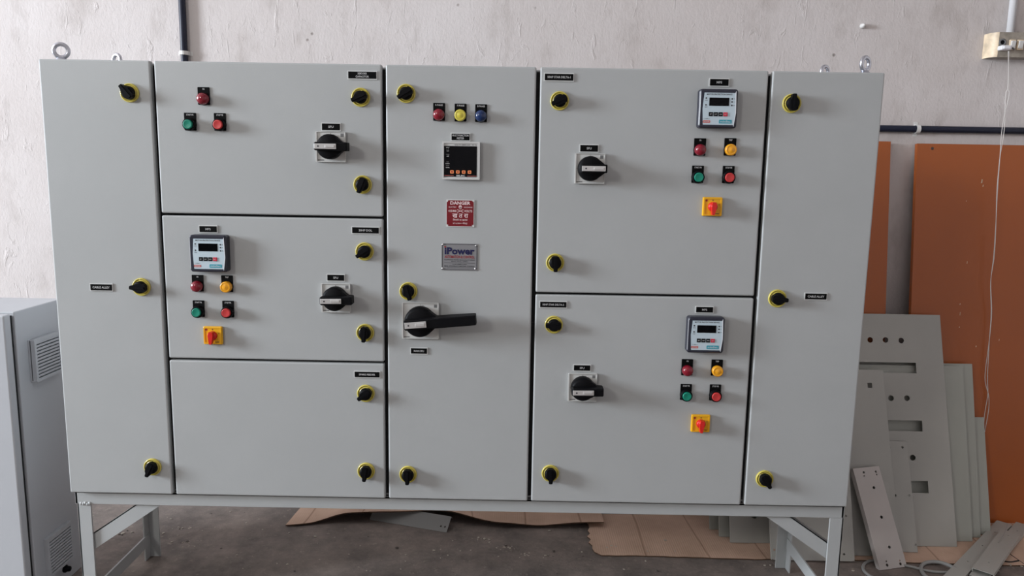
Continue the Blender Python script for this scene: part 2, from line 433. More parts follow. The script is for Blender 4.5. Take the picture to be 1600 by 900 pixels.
# quarter-turn door locks
def lock_meshes():
    b = MB()
    b.lathe([(.0238, 0), (.0238, .0040), (.0226, .0055), (.0208, .0055), (.0200, .0018), (.0192, .0018), (.0186, .0040), (.0174, .0040), (.0168, .0060), (.0140, .0060)], 'yellow_ring', seg=36)
    k = MB()
    k.lathe([(.0165, .002), (.0162, .014), (.0145, .017), (0, .0180)], 'black_plastic', seg=24, cap=False)
    # wing that widens the head and the pointer that reaches over the ring
    wing = [(-.015, .010), (-.0185, .005), (-.0185, -.005), (-.015, -.010), (.008, -.0100), (.0140, -.0055), (.0215, -.0048), (.0225, -.003), (.0225, .003), (.0215, .0048), (.0140, .0060), (.008, .0100)]
    k.prism(wing, -.023, -.008, 'black_plastic')
    k.prism([(-.016, .003), (-.016, -.003), (.0218, -.0026), (.0218, .0026)], -.0255, -.022, 'black_plastic')
    return b.mesh('door_lock'), k.mesh('knob')
LM, KM = lock_meshes()
def lock(px, py, ang, label):
    p = at_y(px, py, -.004)
    o = bpy.data.objects.new('door_lock', LM); SC.collection.objects.link(o); o.parent = SB; o.location = (p.x, 0, p.z)
    k = bpy.data.objects.new('knob', KM); SC.collection.objects.link(k); k.parent = o
    k.rotation_euler = (0, -math.radians(ang), 0)
    tag(o, label); tag(k, 'black turning knob with a pointer')
for px, py, a, w in [(202, 145, 130, 'top lock of the left end door'), (220.5, 448.5, 178, 'middle lock of the left end door'), (238, 730, 245, 'bottom lock of the left end door'),
    (563.5, 152, 205, 'top lock of the CAPACITOR door'), (566.5, 288.5, 248, 'bottom lock of the CAPACITOR door'), (569.5, 393, 215, 'top lock of the 20HP DOL door'),
    (570.5, 520, 265, 'bottom lock of the 20HP DOL door'), (571.5, 615, 215, 'top lock of the SPARE FEEDER door'), (572, 736.5, 262, 'bottom lock of the SPARE FEEDER door'),
    (634.5, 146, 212, 'top lock of the central door'), (638, 455, 285, 'middle lock of the central door'), (637.5, 741.5, 270, 'bottom lock of the central door'),
    (874.5, 157.5, 205, 'top lock of the STAR DELTA-1 door'), (867.5, 410.5, 272, 'bottom lock of the STAR DELTA-1 door'), (865.5, 507.5, 180, 'top lock of the STAR DELTA-2 door'),
    (860, 740, 272, 'bottom lock of the STAR DELTA-2 door'), (1237.5, 161.5, 90, 'top lock of the right end door'), (1215, 466.5, 355, 'middle lock of the right end door'), (1195, 748.5, 300, 'bottom lock of the right end door')]:
    lock(px, py, a, 'yellow ringed ' + w)

# pilot lamps and push buttons
def legend(b, s, tw):
    b.prism(rrect(-.0150, .0150, -.0145, .0295, .001, 1), -.0025, -.0002, 'label_black')
    if s: b.text(s, 0, .0245, tw, .0042, -.0027, 'white_ink', .01)
def pilot(px, py, colour, s, tw, label):
    p = at_y(px, py, -.014)
    b = MB(); legend(b, s, tw); b.lathe([(.0158, 0), (.0158, .004), (.0150, .005)], 'black_plastic', seg=28)
    o = b.build('pilot_lamp', SB, (p.x, 0, p.z)); tag(o, label)
    l = MB(); l.lathe([(.0146, .004), (.0148, .013), (.0138, .0165), (.0118, .0178), (.0105, .0170), (.0075, .0176), (.0035, .0188), (0, .0192)] if colour in ('amber_lens', 'yellow_lens')
                      else [(.0146, .004), (.0147, .012), (.0132, .0172), (.0098, .0205), (.005, .0222), (0, .0226)], colour, seg=28, cap=False)
    q = l.build('lens', o); tag(q, colour.split('_')[0] + ' lamp lens')
def button(px, py, colour, s, tw, label):
    p = at_y(px, py, -.021)
    b = MB(); legend(b, s, tw); b.lathe([(.0158, 0), (.0158, .013), (.0148, .0165), (.0128, .0165), (.0122, .012)], 'black_plastic', seg=28)
    o = b.build('push_button', SB, (p.x, 0, p.z)); tag(o, label)
    l = MB(); l.lathe([(.0118, .010), (.0118, .0195), (.0110, .0210), (.0090, .0205), (0, .0202)], colour, seg=28, cap=False)
    tag(l.build('button_cap', o), colour.split('_')[0] + ' button cap')
pilot(315.5, 154, 'red_lens', 'ON', .005, 'red lamp of the CAPACITOR door')
button(292.5, 194, 'green_cap', 'START PB', .018, 'green push button of the CAPACITOR door')
button(339.5, 194.5, 'red_cap', 'STOP PB', .017, 'red push button of the CAPACITOR door')
pilot(685.3, 179, 'red_lens', 'R PHASE', .019, 'red phase lamp of the central door')
pilot(719, 180, 'yellow_lens', 'Y PHASE', .019, 'yellow phase lamp of the central door')
pilot(751.3, 181, 'blue_lens', 'B PHASE', .019, 'blue phase lamp of the central door')
for dn, rl, al, gb, rb in (('20HP DOL', (306.2, 448), (352.4, 448.7), (306, 488.7), (352.5, 489.3)),
                           ('STAR DELTA-1', (1095, 234.2), (1142.6, 234), (1092.6, 277), (1141, 277.4)),
                           ('STAR DELTA-2', (1075, 580), (1121.7, 580.5), (1074, 620), (1120, 620.7))):
    pilot(*rl, 'red_lens', 'ON', .005, 'red lamp of the %s door' % dn)
    pilot(*al, 'amber_lens', 'TRIP', .009, 'amber lamp of the %s door' % dn)
    button(*gb, 'green_cap', 'START PB', .018, 'green push button of the %s door' % dn)
    button(*rb, 'red_cap', 'STOP PB', .017, 'red push button of the %s door' % dn)

# yellow-red selector switches
def selector(px, py, ang, label):
    p = at_y(px, py, -.006)
    b = MB(); b.box(-.0255, .0255, -.009, -.0002, -.0245, .0245, 'switch_yellow', .003)
    b.prism(rrect(-.0235, .0235, -.0225, .0225, .003), -.0105, -.0085, 'switch_yellow', [rrect(-.0205, .0205, -.0195, .0195, .003)])
    b.prism(circ(-.0165, .0160, .0028, 10), -.0096, -.0088, 'maroon_ink')
    b.box(-.001, .001, -.0094, -.0088, .0150, .0182, 'dark_print'); b.text('0', .0165, .006, .0025, .0035, -.0094, 'dark_print')
    b.box(.0050, .0170, -.0094, -.0088, -.0180, -.0166, 'dark_print')
    o = b.build('selector_switch', SB, (p.x, 0, p.z)); tag(o, label)
    k = MB(); k.lathe([(.0125, .008), (.0122, .014), (.0110, .017), (0, .018)], 'switch_red', seg=28, cap=False)
    k.prism([(-.0045, .012), (-.0060, .004), (-.0055, -.006), (-.0030, -.0205), (.0030, -.0205), (.0055, -.006), (.0060, .004), (.0045, .012)], -.027, -.012, 'switch_red')
    q = k.build('handle', o, rot=(0, math.radians(ang), 0)); tag(q, 'red turning handle')
selector(333, 524, 3, 'yellow selector switch of the 20HP DOL door')
selector(1113, 323, 3, 'yellow selector switch of the STAR DELTA-1 door')
selector(1094.5, 661.5, 3, 'yellow selector switch of the STAR DELTA-2 door')

# load-break switches with pistol handles
def rotary(px, py, side, label, kr, hx0, hx1, hw, h1, sx0, sx1, tilt=0.0, kc=(0, 0)):
    p = at_y(px, py, -.004); s = side/2
    b = MB(); b.box(-s, s, -.006, -.0002, -s, s, 'plate_grey', .0015)
    b.prism(rrect(-s, s, -s, s, .001, 1), -.0085, -.005, 'plate_grey', [rrect(-s+.0035, s-.0012, -s+.0012, s-.0012, .001, 1)])
    b.box(-.0004, .0004, -.0064, -.0058, s-.013, s-.0035, 'grey_print_gap_shade'); b.text('ON', .006, s-.0075, .006, .003, -.0064, 'grey_print_gap_shade')
    b.box(s-.0125, s-.0045, -.0064, -.0058, s-.0125, s-.0045, 'grey_print_gap_shade')
    b.box(-s+.0036, -s+.009, -.0064, -.0058, -.0004, .0004, 'grey_print_gap_shade')
    b.text('I', -s+.012, -s+.0045, .0001, .0001, -.0064, 'grey_print_gap_shade')
    b.box(-s+.005, -s+.020, -.0064, -.0058, -s+.0035, -s+.0060, 'grey_print_gap_shade')
    o = b.build('rotary_switch', SB, (p.x, 0, p.z)); tag(o, label)
    k = MB(); k.lathe([(kr, .006), (kr, .026), (kr*.95, .031), (kr*.8, .034), (0, .035)], 'black_plastic', (kc[0], 0, kc[1]), 40, cap=False)
    # grip: deep wedge rising out of the disc and reaching to the right
    T = Matrix.Translation((kc[0], 0, kc[1])) @ Matrix.Rotation(-tilt, 4, 'Y')
    z = hw/2; h0 = .020
    pts = []
    secs = [(hx0, z*.85, .010, h1-.006), (hx0+.004, z, .008, h1), (hx1*.45, z, .016, h1), (hx1-.002, z, h1*.38, h1-.001), (hx1, z*.9, h1*.42, h1-.004)]
    for (x, zz, a, c) in secs:
        pts += [(x, -a, -zz), (x, -a, zz), (x, -c+.002, zz), (x, -c, zz*.8), (x, -c, -zz*.8), (x, -c+.002, -zz)]
    fs = []
    for i in range(len(secs)-1):
        for j in range(6):
            j2 = (j+1) % 6; fs.append((i*6+j, i*6+j2, (i+1)*6+j2, (i+1)*6+j))
    fs.append((5, 4, 3, 2, 1, 0)); e = (len(secs)-1)*6; fs.append(tuple(e+j for j in range(6)))
    k.add(pts, fs, 'black_plastic', False, T)
    # fairing that runs from the disc into the grip
    k.prism([(kr*.2, kr*.72), (kr*.2, -kr*.72), (kr*.75, -kr*.66), (kr*1.15, -z), (kr*1.15, z), (kr*.75, kr*.66)], -.033, -.012, 'black_plastic', T=T)
    tag(k.build('handle', o), 'black pistol grip handle')
    m = MB(); m.box(sx0, sx1, -h1-.0018, -h1+.001, -z*.62, z*.62, 'silver_strip', .0008, T=T)
    m.prism(circ(sx0+.010, 0, .0022, 10), -h1-.0022, -h1-.0012, 'dark_print', T=T)
    m.box(sx0+.5*(sx1-sx0), sx1-.004, -h1-.0040, -h1-.001, -z*.3, z*.3, 'silver_strip', .001, T=T)
    tag(m.build('locking_strip', o), 'silver padlocking strip')
rotary(517, 229.5, .0765, 'grey square isolator switch of the CAPACITOR door', .0315, -.031, .052, .021, .058, -.029, .026)
rotary(525, 465.5, .0765, 'grey square isolator switch of the 20HP DOL door', .0315, -.031, .052, .021, .058, -.028, .026, .02)
rotary(921.3, 263.5, .0765, 'grey square isolator switch of the STAR DELTA-1 door', .0315, -.027, .040, .021, .058, -.024, .035)
rotary(909.8, 605, .0765, 'grey square isolator switch of the STAR DELTA-2 door', .0315, -.031, .052, .021, .058, -.029, .026, .01)
rotary(657, 501, .0970, 'large main isolator switch with a long black handle', .0400, -.037, .150, .026, .062, -.034, .022, math.radians(5.5))

# motor protection relays
def relay(px, py, label):
    p = at_y(px, py, 0); s = .048
    b = MB(); hh = .025
    b.prism(rrect(-s, s, -s, s, .007), -hh+.003, -.0002, 'relay_bezel')
    o1 = rrect(-s, s, -s, s, .007); i1 = rrect(-s+.003, s-.003, -s+.003, s-.003, .005)
    n = len(o1)
    b.add([(x, -hh+.003, z) for x, z in o1] + [(x, -hh, z) for x, z in i1], [(i, (i+1) % n, (i+1) % n+n, i+n) for i in range(n)], 'relay_bezel')
    b.prism(i1, -hh, -hh+.002, 'relay_bezel')
    b.prism(rrect(-.0475, -.0466, -.040, .040, .0002, 1), -hh+.001, -hh+.004, 'relay_trim')
    o = b.build('protection_relay', SB, (p.x, 0, p.z)); tag(o, label)
    f = MB(); y = -hh-.0008
    f.prism([(-.0365, .0385), (-.0395, 0), (-.0370, -.0400), (.0390, -.0400), (.0425, -.010), (.0405, .0385)], y, -hh+.0005, 'relay_face')
    f.prism([(.0405, .0385), (.0425, -.010), (.0390, -.0400), (.0400, -.0440), (.0445, -.010), (.0425, .0430)], y-.0004, -hh, 'relay_trim')
    f.text('MOTOR PROTECTION DEVICE', .001, .0345, .064, .0036, y-.0003, 'dark_print', .02)
    for i, zz in enumerate((.0250, .0085)):
        f.prism(circ(-.0320, zz, .0020, 10), y-.0004, y, 'dark_print'); f.text(('ON', 'TRIP')[i], -.032, zz-.0055, .007, .0022, y-.0003, 'dark_print', .01)
    for i, zz in enumerate((.0240, .0165, .0080)):
        f.prism(circ(.0330, zz, .0020, 10), y-.0004, y, 'dark_print'); f.text('RYB'[i], .0385, zz, .0018, .0024, y-.0003, 'dark_print', .01)
    f.text('C-MPR-1', -.0285, -.0255, .014, .0022, y-.0003, 'dark_print')
    f.prism(rrect(-.0375, -.0190, -.0355, -.0295, .0015, 2), y-.0004, y, 'pale_red'); f.text('MOTOR', -.0282, -.0325, .014, .0026, y-.0007, 'relay_face', .02)
    f.prism(rrect(.0030, .0350, -.0365, -.0275, .001, 1), y-.0004, y, 'cyan_print'); f.text('minilec', .0190, -.0318, .026, .0052, y-.0007, 'relay_face', .02)
    tag(f.build('faceplate', o), 'pale blue printed faceplate')
    d = MB(); d.box(-.0240, .0255, y-.001, y+.0005, .0065, .0265, 'black_gloss', .0004); tag(d.build('display', o), 'black display window')
    for i in range(4):
        k = MB(); x = -.0235+i*.0122
        k.box(x, x+.0102, y-.0018, y+.0004, -.0190, -.0092, 'red_key' if i == 3 else 'black_plastic', .0007)
        k.text(('SET', 'UP', 'DN', 'RST')[i], x+.0051, -.0141, .006, .0024, y-.0021, 'white_ink', .01)
        q = k.build('key', o)
        if i == 3: tag(q, 'red reset key')
relay(331, 394.8, 'motor protection relay of the 20HP DOL door')
relay(1118.5, 170.8, 'motor protection relay of the STAR DELTA-1 door')
relay(1099.5, 520.6, 'motor protection relay of the STAR DELTA-2 door')

# multi-function meter
p = at_y(720.5, 251, -.006); b = MB(); s = .048
b.box(-s, s, -.009, -.0002, -s, s, 'meter_frame', .002)
b.prism(rrect(-s, s, -s, s, .002, 2), -.0115, -.0085, 'meter_frame', [rrect(-s+.004, s-.005, -s+.004, s-.0045, .001, 1)])
b.text('VOLTS AMPS kW   PF Hz', .012, .0395, .058, .0026, -.0092, 'dark_print', .02)
MM = tag(b.build('panel_meter', SB, (p.x, 0, p.z)), 'square multi function meter with black screen')
b = MB(); b.box(-.0435, .0405, -.0102, -.0088, -.0410, .0365, 'black_gloss', .0004)
for i, (zz, w) in enumerate([(.0325, .009), (.0285, .006), (.0240, .005), (.0150, .009), (.0105, .006), (-.0035, .006), (-.0080, .010), (-.0130, .009), (-.0180, .009)]):
    b.text(('VOLT', 'L-L', 'L-N', 'CURR', 'AMP', 'kW', 'kVA', 'kVAr', 'kWh')[i], -.034, zz, w, .0022, -.0104, 'grey_print_gap_shade' if i % 2 else 'label_edge', .01)
b.box(-.0435, -.0190, -.0106, -.0100, -.0388, -.0378, 'pale_red'); b.box(.0165, .0400, -.0106, -.0100, -.0392, -.0382, 'pale_red')
b.text('SELEC', -.001, -.0383, .022, .0040, -.0106, 'label_edge', .03)
tag(b.build('screen', MM), 'black glass screen')
for i in range(4):
    k = MB(); x = -.0275+i*.0150
    k.prism(rrect(x, x+.0092, -.0330, -.0245, .002, 3), -.0120, -.0100, 'orange_key')
    k.box(x+.0030, x+.0062, -.0123, -.0118, -.0305, -.0268, 'maroon_ink'); k.build('key', MM)

# danger plate
p0 = at_y(697.5, 311.5, 0); p1 = at_y(741, 355, 0)
cx, cz = (p0.x+p1.x)/2, (p0.z+p1.z)/2; w2, h2 = (p1.x-p0.x)/2, (p0.z-p1.z)/2
b = MB(); b.prism(rrect(-w2, w2, -h2, h2, .001, 1), -.0018, -.0002, 'label_edge')
c = .004
b.prism([(-w2+.001+c, -h2+.002), (w2-.002-c, -h2+.002), (w2-.002-c, -h2+.002+c), (w2-.002, -h2+.002+c), (w2-.002, h2-.002-c), (w2-.002-c, h2-.002-c*.3), (w2-.002-c*1.3, h2-.002),
         (-w2+.001+c, h2-.002), (-w2+.001+c*.7, h2-.002-c), (-w2+.001, h2-.002-c), (-w2+.001, -h2+.002+c), (-w2+.001+c, -h2+.002+c)], -.0022, -.0010, 'danger_red')
I = 'danger_ink'; y = -.0026
D = 2*h2
b.text('DANGER', 0, h2-.125*D, .052, .0088, y, I, .03)
b.text('ELECTRIC', -.0200, h2-.275*D, .020, .0032, y, I, .01); b.text('DISCHARGE', .0205, h2-.275*D, .022, .0032, y, I, .01)
b.text('415/440', -.0205, h2-.415*D, .021, .0060, y, I, .02); b.text('VOLTS', .0205, h2-.415*D, .021, .0060, y, I, .02)
b.prism(circ(0, h2-.265*D, .0045, 16), y, y+.0006, I); b.prism(rrect(-.0026, .0026, h2-.345*D, h2-.29*D, .001, 2), y, y+.0006, I)
for sx in (-.0017, .0017): b.prism(circ(sx, h2-.27*D, .0011, 8), y-.0003, y, 'danger_red')
for sg in (-1, 1):
    T = Matrix.Translation((0, 0, h2-.415*D)) @ Matrix.Rotation(sg*.42, 4, 'Y'); b.box(-.0075, .0075, y, y+.0005, -.0007, .0007, I, T=T)
    for e in (-.0075, .0075): b.prism(circ(e, 0, .0013, 8), y, y+.0005, I, T=T)
b.text('ख त रा', 0, h2-.590*D, .041, .0108, y, I, .016)
b.text('िबजली का झटका', 0, h2-.735*D, .038, .0060, y, I, .010)
b.text('४१५/४४० वोल्ट', 0, h2-.865*D, .038, .0060, y, I, .010)
tag(b.build('danger_plate', SB, (cx, 0, cz)), 'dark red DANGER plate in English and Hindi')
# maker's plate
p0 = at_y(690, 380, 0); p1 = at_y(746, 423, 0)
cx, cz = (p0.x+p1.x)/2, (p0.z+p1.z)/2; w2, h2 = (p1.x-p0.x)/2, (p0.z-p1.z)/2
b = MB(); b.prism(rrect(-w2, w2, -h2, h2, .001, 1), -.0015, -.0002, 'nameplate_silver')
oc = [(-w2+.0015, -h2+.006), (-w2+.006, -h2+.0015), (w2-.006, -h2+.0015), (w2-.0015, -h2+.006), (w2-.0015, h2-.006), (w2-.006, h2-.0015), (-w2+.006, h2-.0015), (-w2+.0015, h2-.006)]
ic = [(x*.972, z*.965) for x, z in oc]
b.prism(oc, -.0018, -.0012, 'dark_print', [ic])
y = -.0021
b.text('iPower', 0, h2-.0195, w2*1.66, .0190, y, 'navy_ink', .035)
b.prism(circ(-w2*.80, h2-.0090, .0022, 10), y-.0002, y, 'maroon_ink')
b.text('AUTOMATION & CONTROL', 0, h2-.0350, w2*1.66, .0075, y, 'maroon_ink', .02)
b.text('CONTROL PANEL MANUFACTURERS', 0, h2-.0428, w2*1.70, .0024, y, 'dark_print', .03)
b.text('MCC, PCC, APFC', 0, h2-.0475, w2*.90, .0024, y, 'dark_print', .03)
b.box(-w2*.86, w2*.86, y, y+.0004, h2-.0512, h2-.0507, 'dark_print')
b.text('CUSTOMER CARE', 0, h2-.0545, w2*.80, .0024, y, 'dark_print', .03)
b.text('EMAIL  IPOWERAUTOMATION  CONTROL', 0, h2-.0595, w2*1.70, .0028, y, 'dark_print', .03)
b.box(-w2*.70, w2*.86, y, y+.0004, h2-.0640, h2-.0634, 'dark_print')
MP = tag(b.build('maker_plate', SB, (cx, 0, cz)), 'silver maker plate with large blue and small red lettering')
for x, z in ((-w2+.003, h2-.003), (w2-.005, h2-.005), (-w2+.003, -h2+.005), (w2-.006, -h2+.005)):
    k = MB(); k.lathe([(.0026, 0), (.0024, .0012), (.0012, .002), (0, .0022)], 'metal_bright', (x, -.0015, z), 12, cap=False); k.build('rivet', MP)

# ------------------------------------------------------------------ enclosure at the left
EX = -1.247
EN = tag(empty('electrical_enclosure', (-1.55, .2, 0)), 'pale grey steel enclosure with louvred vents, standing on the floor at the left', 'enclosure')
def en(b, name, label=None, parent=None):
    o = b.build(name, parent or EN, None if parent else (1.55, -.2, 0)); tag(o, label); return o
b = MB(); b.box(-1.95, EX, .095, .325, 0, .887, 'enclosure_grey', .003); en(b, 'body')
b = MB(); b.box(-1.94, EX-.008, .078, .096, .01, .877, 'black_rubber'); en(b, 'door_gasket', 'black rubber door seal')
b = MB(); b.box(-1.95, EX-.001, .052, .080, .002, .884, 'enclosure_grey', .004, seg=3); en(b, 'door')
def vent(z1, deep):
    b = MB(); y0, y1 = .142, .270; z0 = z1-.125; x = EX; d = deep
    b.box(x-.001, x+d*.5, y0, y1, z0, z1, 'enclosure_grey', .002)
    fr = .009
    T = Matrix.Translation((x, 0, 0)) @ Matrix.Rotation(PI/2, 4, 'Z')
    b.prism(rrect(y0, y1, z0, z1, .003, 3), -d, -d*.3, 'enclosure_grey', [rrect(y0+fr, y1-fr, z0+fr, z1-fr, .002, 2)], T=T)
    n = 11; h = (z1-z0-2*fr)/n
    b.box(x+d*.4, x+d*.52, y0+fr, y1-fr, z0+fr, z1-fr, 'grey_print_gap_shade')  # dark plane behind the slats, shade of the gaps put in as colour
    for i in range(n):
        zz = z0+fr+h*i+h*.36
        b.box(x+d*.5, x+d*.97, y0+fr*.9, y1-fr*.9, zz, zz+h*.64, 'enclosure_grey', .0008)
    en(b, 'vent_grille', 'upper louvred vent' if z1 > .5 else 'lower louvred vent')
vent(.797, .020); vent(.189, .012)
q = Vector((EX, .233, .045)); b = MB()
T = Matrix.Translation(q) @ Matrix.Rotation(PI/2, 4, 'Z')
b.lathe([(.012, 0), (.012, .006), (.009, .008), (.008, .018), (.004, .020)], 'black_plastic', (0, 0, 0), 12, T=T); en(b, 'cable_gland', 'black cable gland')

# ------------------------------------------------------------------ leaning sheets
def frame(bl, br, top, name, cat, label, group=None):
    """local frame: x along the bottom edge, z up the sheet; returns object matrix and pixel->local mapper"""
    bl, br, top = Vector(bl), Vector(br), Vector(top)
    xd = (br-bl).normalized(); zd = (top-bl); zd = (zd-xd*zd.dot(xd)).normalized(); yd = zd.cross(xd)
    Mx = Matrix((xd, yd, zd)).transposed().to_4x4(); Mx.translation = bl; inv = Mx.inverted()
    def uv(px, py):
        d = ray(px, py); t = (bl-CAM).dot(yd)/d.dot(yd); q = inv @ (CAM+d*t); return (q.x, q.z)
    return Mx, uv
def put(b, name, Mx, label, cat, group=None):
    o = b.build(name); o.matrix_world = Mx; return tag(o, label, cat, group)
G = None
# orange sheets against the wall
def folded(w, h, mt, holes=(), lip=.018, t=.0015):
    b = MB(); b.prism([(0, 0), (w, 0), (w, h), (0, h)], 0, t, mt, holes)
    b.box(0, t, t, lip, 0, h, mt); b.box(w-t, w, t, lip, 0, h, mt)
    b.box(t, w-t, t, lip*.6, h-t, h, mt)
    return b
Mx, uv = frame((1.640, .765, 0.002), (2.60, .765, 0.002), (1.632, .926, 1.425), '', '', '')
c_ = uv(1457, 232); b = folded(.90, 1.432, 'orange_paint', [circ(c_[0], c_[1], .006, 12)])
ORP = Mx
for (px, py, w, h) in [(1534, 283, .006, .016), (1536, 290, .004, .008), (1510, 314, .003, .003), (1511, 410, .002, .010), (1500, 475, .003, .006), (1500, 490, .002, .014), (1499, 511, .003, .004), (1561, 531, .002, .008), (1525, 541, .003, .006)]:
    u, v = uv(px, py); b.prism(circ(u, v, .001, 8) if w < .001 else [(u-w/2, v-h/2), (u+w/3, v-h/2.4), (u+w/2, v+h/3), (u, v+h/2)], -.0004, 0, 'old_ivory')
put(b, 'orange_steel_sheet', Mx, 'large orange painted steel sheet leaning on the wall, chipped, at the right edge', 'metal sheet')
Mx, uv = frame((1.04, .745, 0.002), (1.545, .745, 0.002), (1.04, .925, 1.425), '', '', '')
put(folded(.500, 1.44, 'orange_paint'), 'orange_steel_sheet', Mx, 'narrower orange steel sheet mostly hidden behind the grey switchboard', 'metal sheet')

SG = 'sheet_grey'
def sheet(bl, br, top, tl_px=None, wh=None, holes=None, label='', name='steel_sheet', lip=.010, group=None, t=.002, mt=SG, lipmt=None, corner=.0015):
    Mx, uv = frame(bl, br, top, '', '', '')
    w = (Vector(br)-Vector(bl)).length
    h = wh if wh else (Vector(top)-Vector(bl)).length
    hl = []
    for q in (holes or []):
        if q[0] == 'c':
            u, v = uv(q[1], q[2]); hl.append(circ(u, v, q[3], 14))
        else:
            a = uv(q[1], q[2]); c2 = uv(q[3], q[4]); hl.append([(a[0], c2[1]), (c2[0], c2[1]), (c2[0], a[1]), (a[0], a[1])])
    b = MB(); b.prism(rrect(0, w, 0, h, corner, 2), 0, t, mt, hl)
    if lip:
        b.box(0, t, t, lip, 0, h, mt); b.box(w-t, w, t, lip, 0, h, mt)
    return put(b, name, Mx, label, 'metal sheet', group)
sheet((.88, .664, .002), (1.912, .664, .002), (.88, .782, .411), label='shortest grey steel sheet, furthest right and rearmost of the leaning pile', mt='sheet_greenish')
sheet((.935, .640, .002), (1.860, .640, .002), (.935, .805, .610), label='grey steel sheet showing only a thin right edge, second from the rear', lip=.008, mt='sheet_greenish')
sheet((.90, .608, .002), (1.812, .608, .002), (.90, .780, .606), label='plain grey steel sheet right behind the one with cut-outs', lip=.008, mt='sheet_greenish')
sheet((.928, .565, .002), (1.732, .565, .002), (.928, .824, .790), label='tall grey mounting plate with round and rectangular cut-outs, leaning on orange sheets', name='mounting_plate', lip=.006,
      holes=[('c', 1359.5, 533, .0105), ('c', 1383.5, 533, .0105), ('c', 1408, 534, .0105), ('r', 1334, 567, 1432, 585), ('c', 1392, 624, .0105), ('c', 1417, 624, .0105),
             ('r', 1376, 658, 1441.5, 676), ('c', 1426, 717, .0105), ('r', 1418, 753, 1451, 772.5), ('c', 1179, 808, .0105)])
sheet((1.492, .520, .002), (1.569, .518, .002), (1.492, .670, .352), label='narrow grey strip with small bolt holes, leaning on the cut-out plate', name='steel_strip', lip=.006,
      holes=[('c', 1389.5, 701, .0045), ('c', 1410, 701, .0045), ('c', 1398.5, 776, .0045), ('c', 1420, 776, .0045), ('c', 1430, 853, .0045)])
sheet((1.25, .487, .002), (1.495, .487, .002), (1.25, .735, .598), label='plain grey sheet with one square hole, half hidden by the switchboard', lip=.006,
      holes=[('r', 1355, 600, 1363, 608)])
sheet((1.036, .446, .002), (1.318, .446, .002), (1.036, .62, .50), label='grey cover sheet standing behind the right legs of the switchboard', lip=.012, corner=.008,
      holes=[('c', 1210, 861, .004), ('c', 1318.5, 868, .004), ('c', 1321.5, 808, .004)])
sheet((1.405, .462, .002), (1.470, .462, .002), (1.385, .57, .235), label='short grey strip behind the tilted bracket strip', name='steel_strip', lip=.010)
sheet((1.382, .398, .002), (1.486, .427, .002), (1.335, .560, .292), label='tilted pinkish grey channel strip with keyhole slots, frontmost of the leaning pile', name='channel_strip', lip=.018, mt='sheet_pinkish',
      holes=[('c', 1349.5, 738, .0042), ('c', 1350.3, 743.5, .0028), ('c', 1368.5, 737, .0042), ('c', 1369.8, 741.5, .0028), ('c', 1365.5, 762, .0052), ('c', 1377.5, 808, .0055),
             ('c', 1389.7, 855, .0052), ('c', 1386.3, 883, .005), ('c', 1385, 877, .0028), ('c', 1407, 881, .0048), ('c', 1405.8, 876, .0028)])

# ------------------------------------------------------------------ cardboard on the floor
def wavy_sheet(outline_fn, nx, ny, t, name, label):
    """outline_fn(u,v)->(x,y,z); builds a thick grid sheet"""
    b = MB(); top = [outline_fn(i/nx, j/ny) for j in range(ny+1) for i in range(nx+1)]
    n = len(top); vs = [Vector(p)+Vector((0, 0, t)) for p in top] + [Vector(p) for p in top]; w = nx+1
    ft = []; fb = []; fe = []
    for j in range(ny):
        for i in range(nx):
            a = j*w+i; ft.append((a, a+1, a+w+1, a+w)); fb.append((a+n+w, a+n+w+1, a+n+1, a+n))
    for i in range(nx):
        a = i; fe.append((a, a+n, a+n+1, a+1)); a = ny*w+i; fe.append((a+1, a+1+n, a+n, a))
    for j in range(ny):
        a = j*w; fe.append((a+w, a+w+n, a+n, a)); a = j*w+nx; fe.append((a, a+n, a+w+n, a+w))
    b.add(vs, ft, 'cardboard', True); b.add(vs, fb, 'cardboard'); b.add(vs, fe, 'cardboard_edge')
    return tag(b.build(name), label, 'cardboard')
def interp(tab, x):
    for (a, p), (c, q) in zip(tab, tab[1:]):
        if x <= c: s = (x-a)/(c-a); s = s*s*(3-2*s); return p+(q-p)*s
    return tab[-1][1]
fy = [(0, .635), (.17, .672), (.45, .690), (.70, .655), (1, .668)]      # front edge depth
fz = [(0, .002), (.06, .003), (.20, .038), (.50, .044), (.68, .016), (.80, .010), (1, .022)]
def c1(u, v):
    x = -.675+u*1.165 + (.02*v if u < .1 else 0); y0 = interp(fy, u); y = y0 + (.875-y0)*v
    z = interp(fz, u)*(1-v*.9)**.8 + .0015*math.sin(u*30)*(1-v) + .001
    return (x, y, max(z, .001))
wavy_sheet(c1, 70, 8, .004, 'cardboard_sheet', 'warped brown cardboard sheet curling up off the floor, left of centre')
def c1b(u, v):
    x = .02+u*.455; y0 = .652+.012*u; y = y0+(.80-y0)*v
    return (x, y, .0015+.004*u*(1-v))
random.seed(3)
jag = [random.uniform(-.008, .008) for _ in range(60)]
def c2(u, v):
    x0 = .425+.03*abs(v-.45)+(.025 if v < .06 else 0)+jag[int(v*20)]; x = x0+(2.35-x0)*u
    yf = .458+.004*math.sin(u*19)+jag[int(u*40)+10]*.25-.035*max(0, u-.5)*2; yb = .775+.01*math.sin(u*9)
    return (x, yf+(yb-yf)*v, .001+.0008*math.sin(u*40)*math.sin(v*5)**2)
cb2 = wavy_sheet(c2, 80, 14, .0006 + .003, 'cardboard_sheet', 'flat brown cardboard sheet with a torn left edge, under the leaning grey sheets')
cb2.location.z = -.0046+.0006   # the sheets stand on it
cb2.location.z = 0
# everything that stands on the cardboard is lifted onto it
for o in SC.objects:
    if o.get('category') == 'metal sheet' and 'steel' in o.name or o.name.startswith(('mounting_plate',)):
        if not o.name.startswith('orange'): o.location.z += .0045
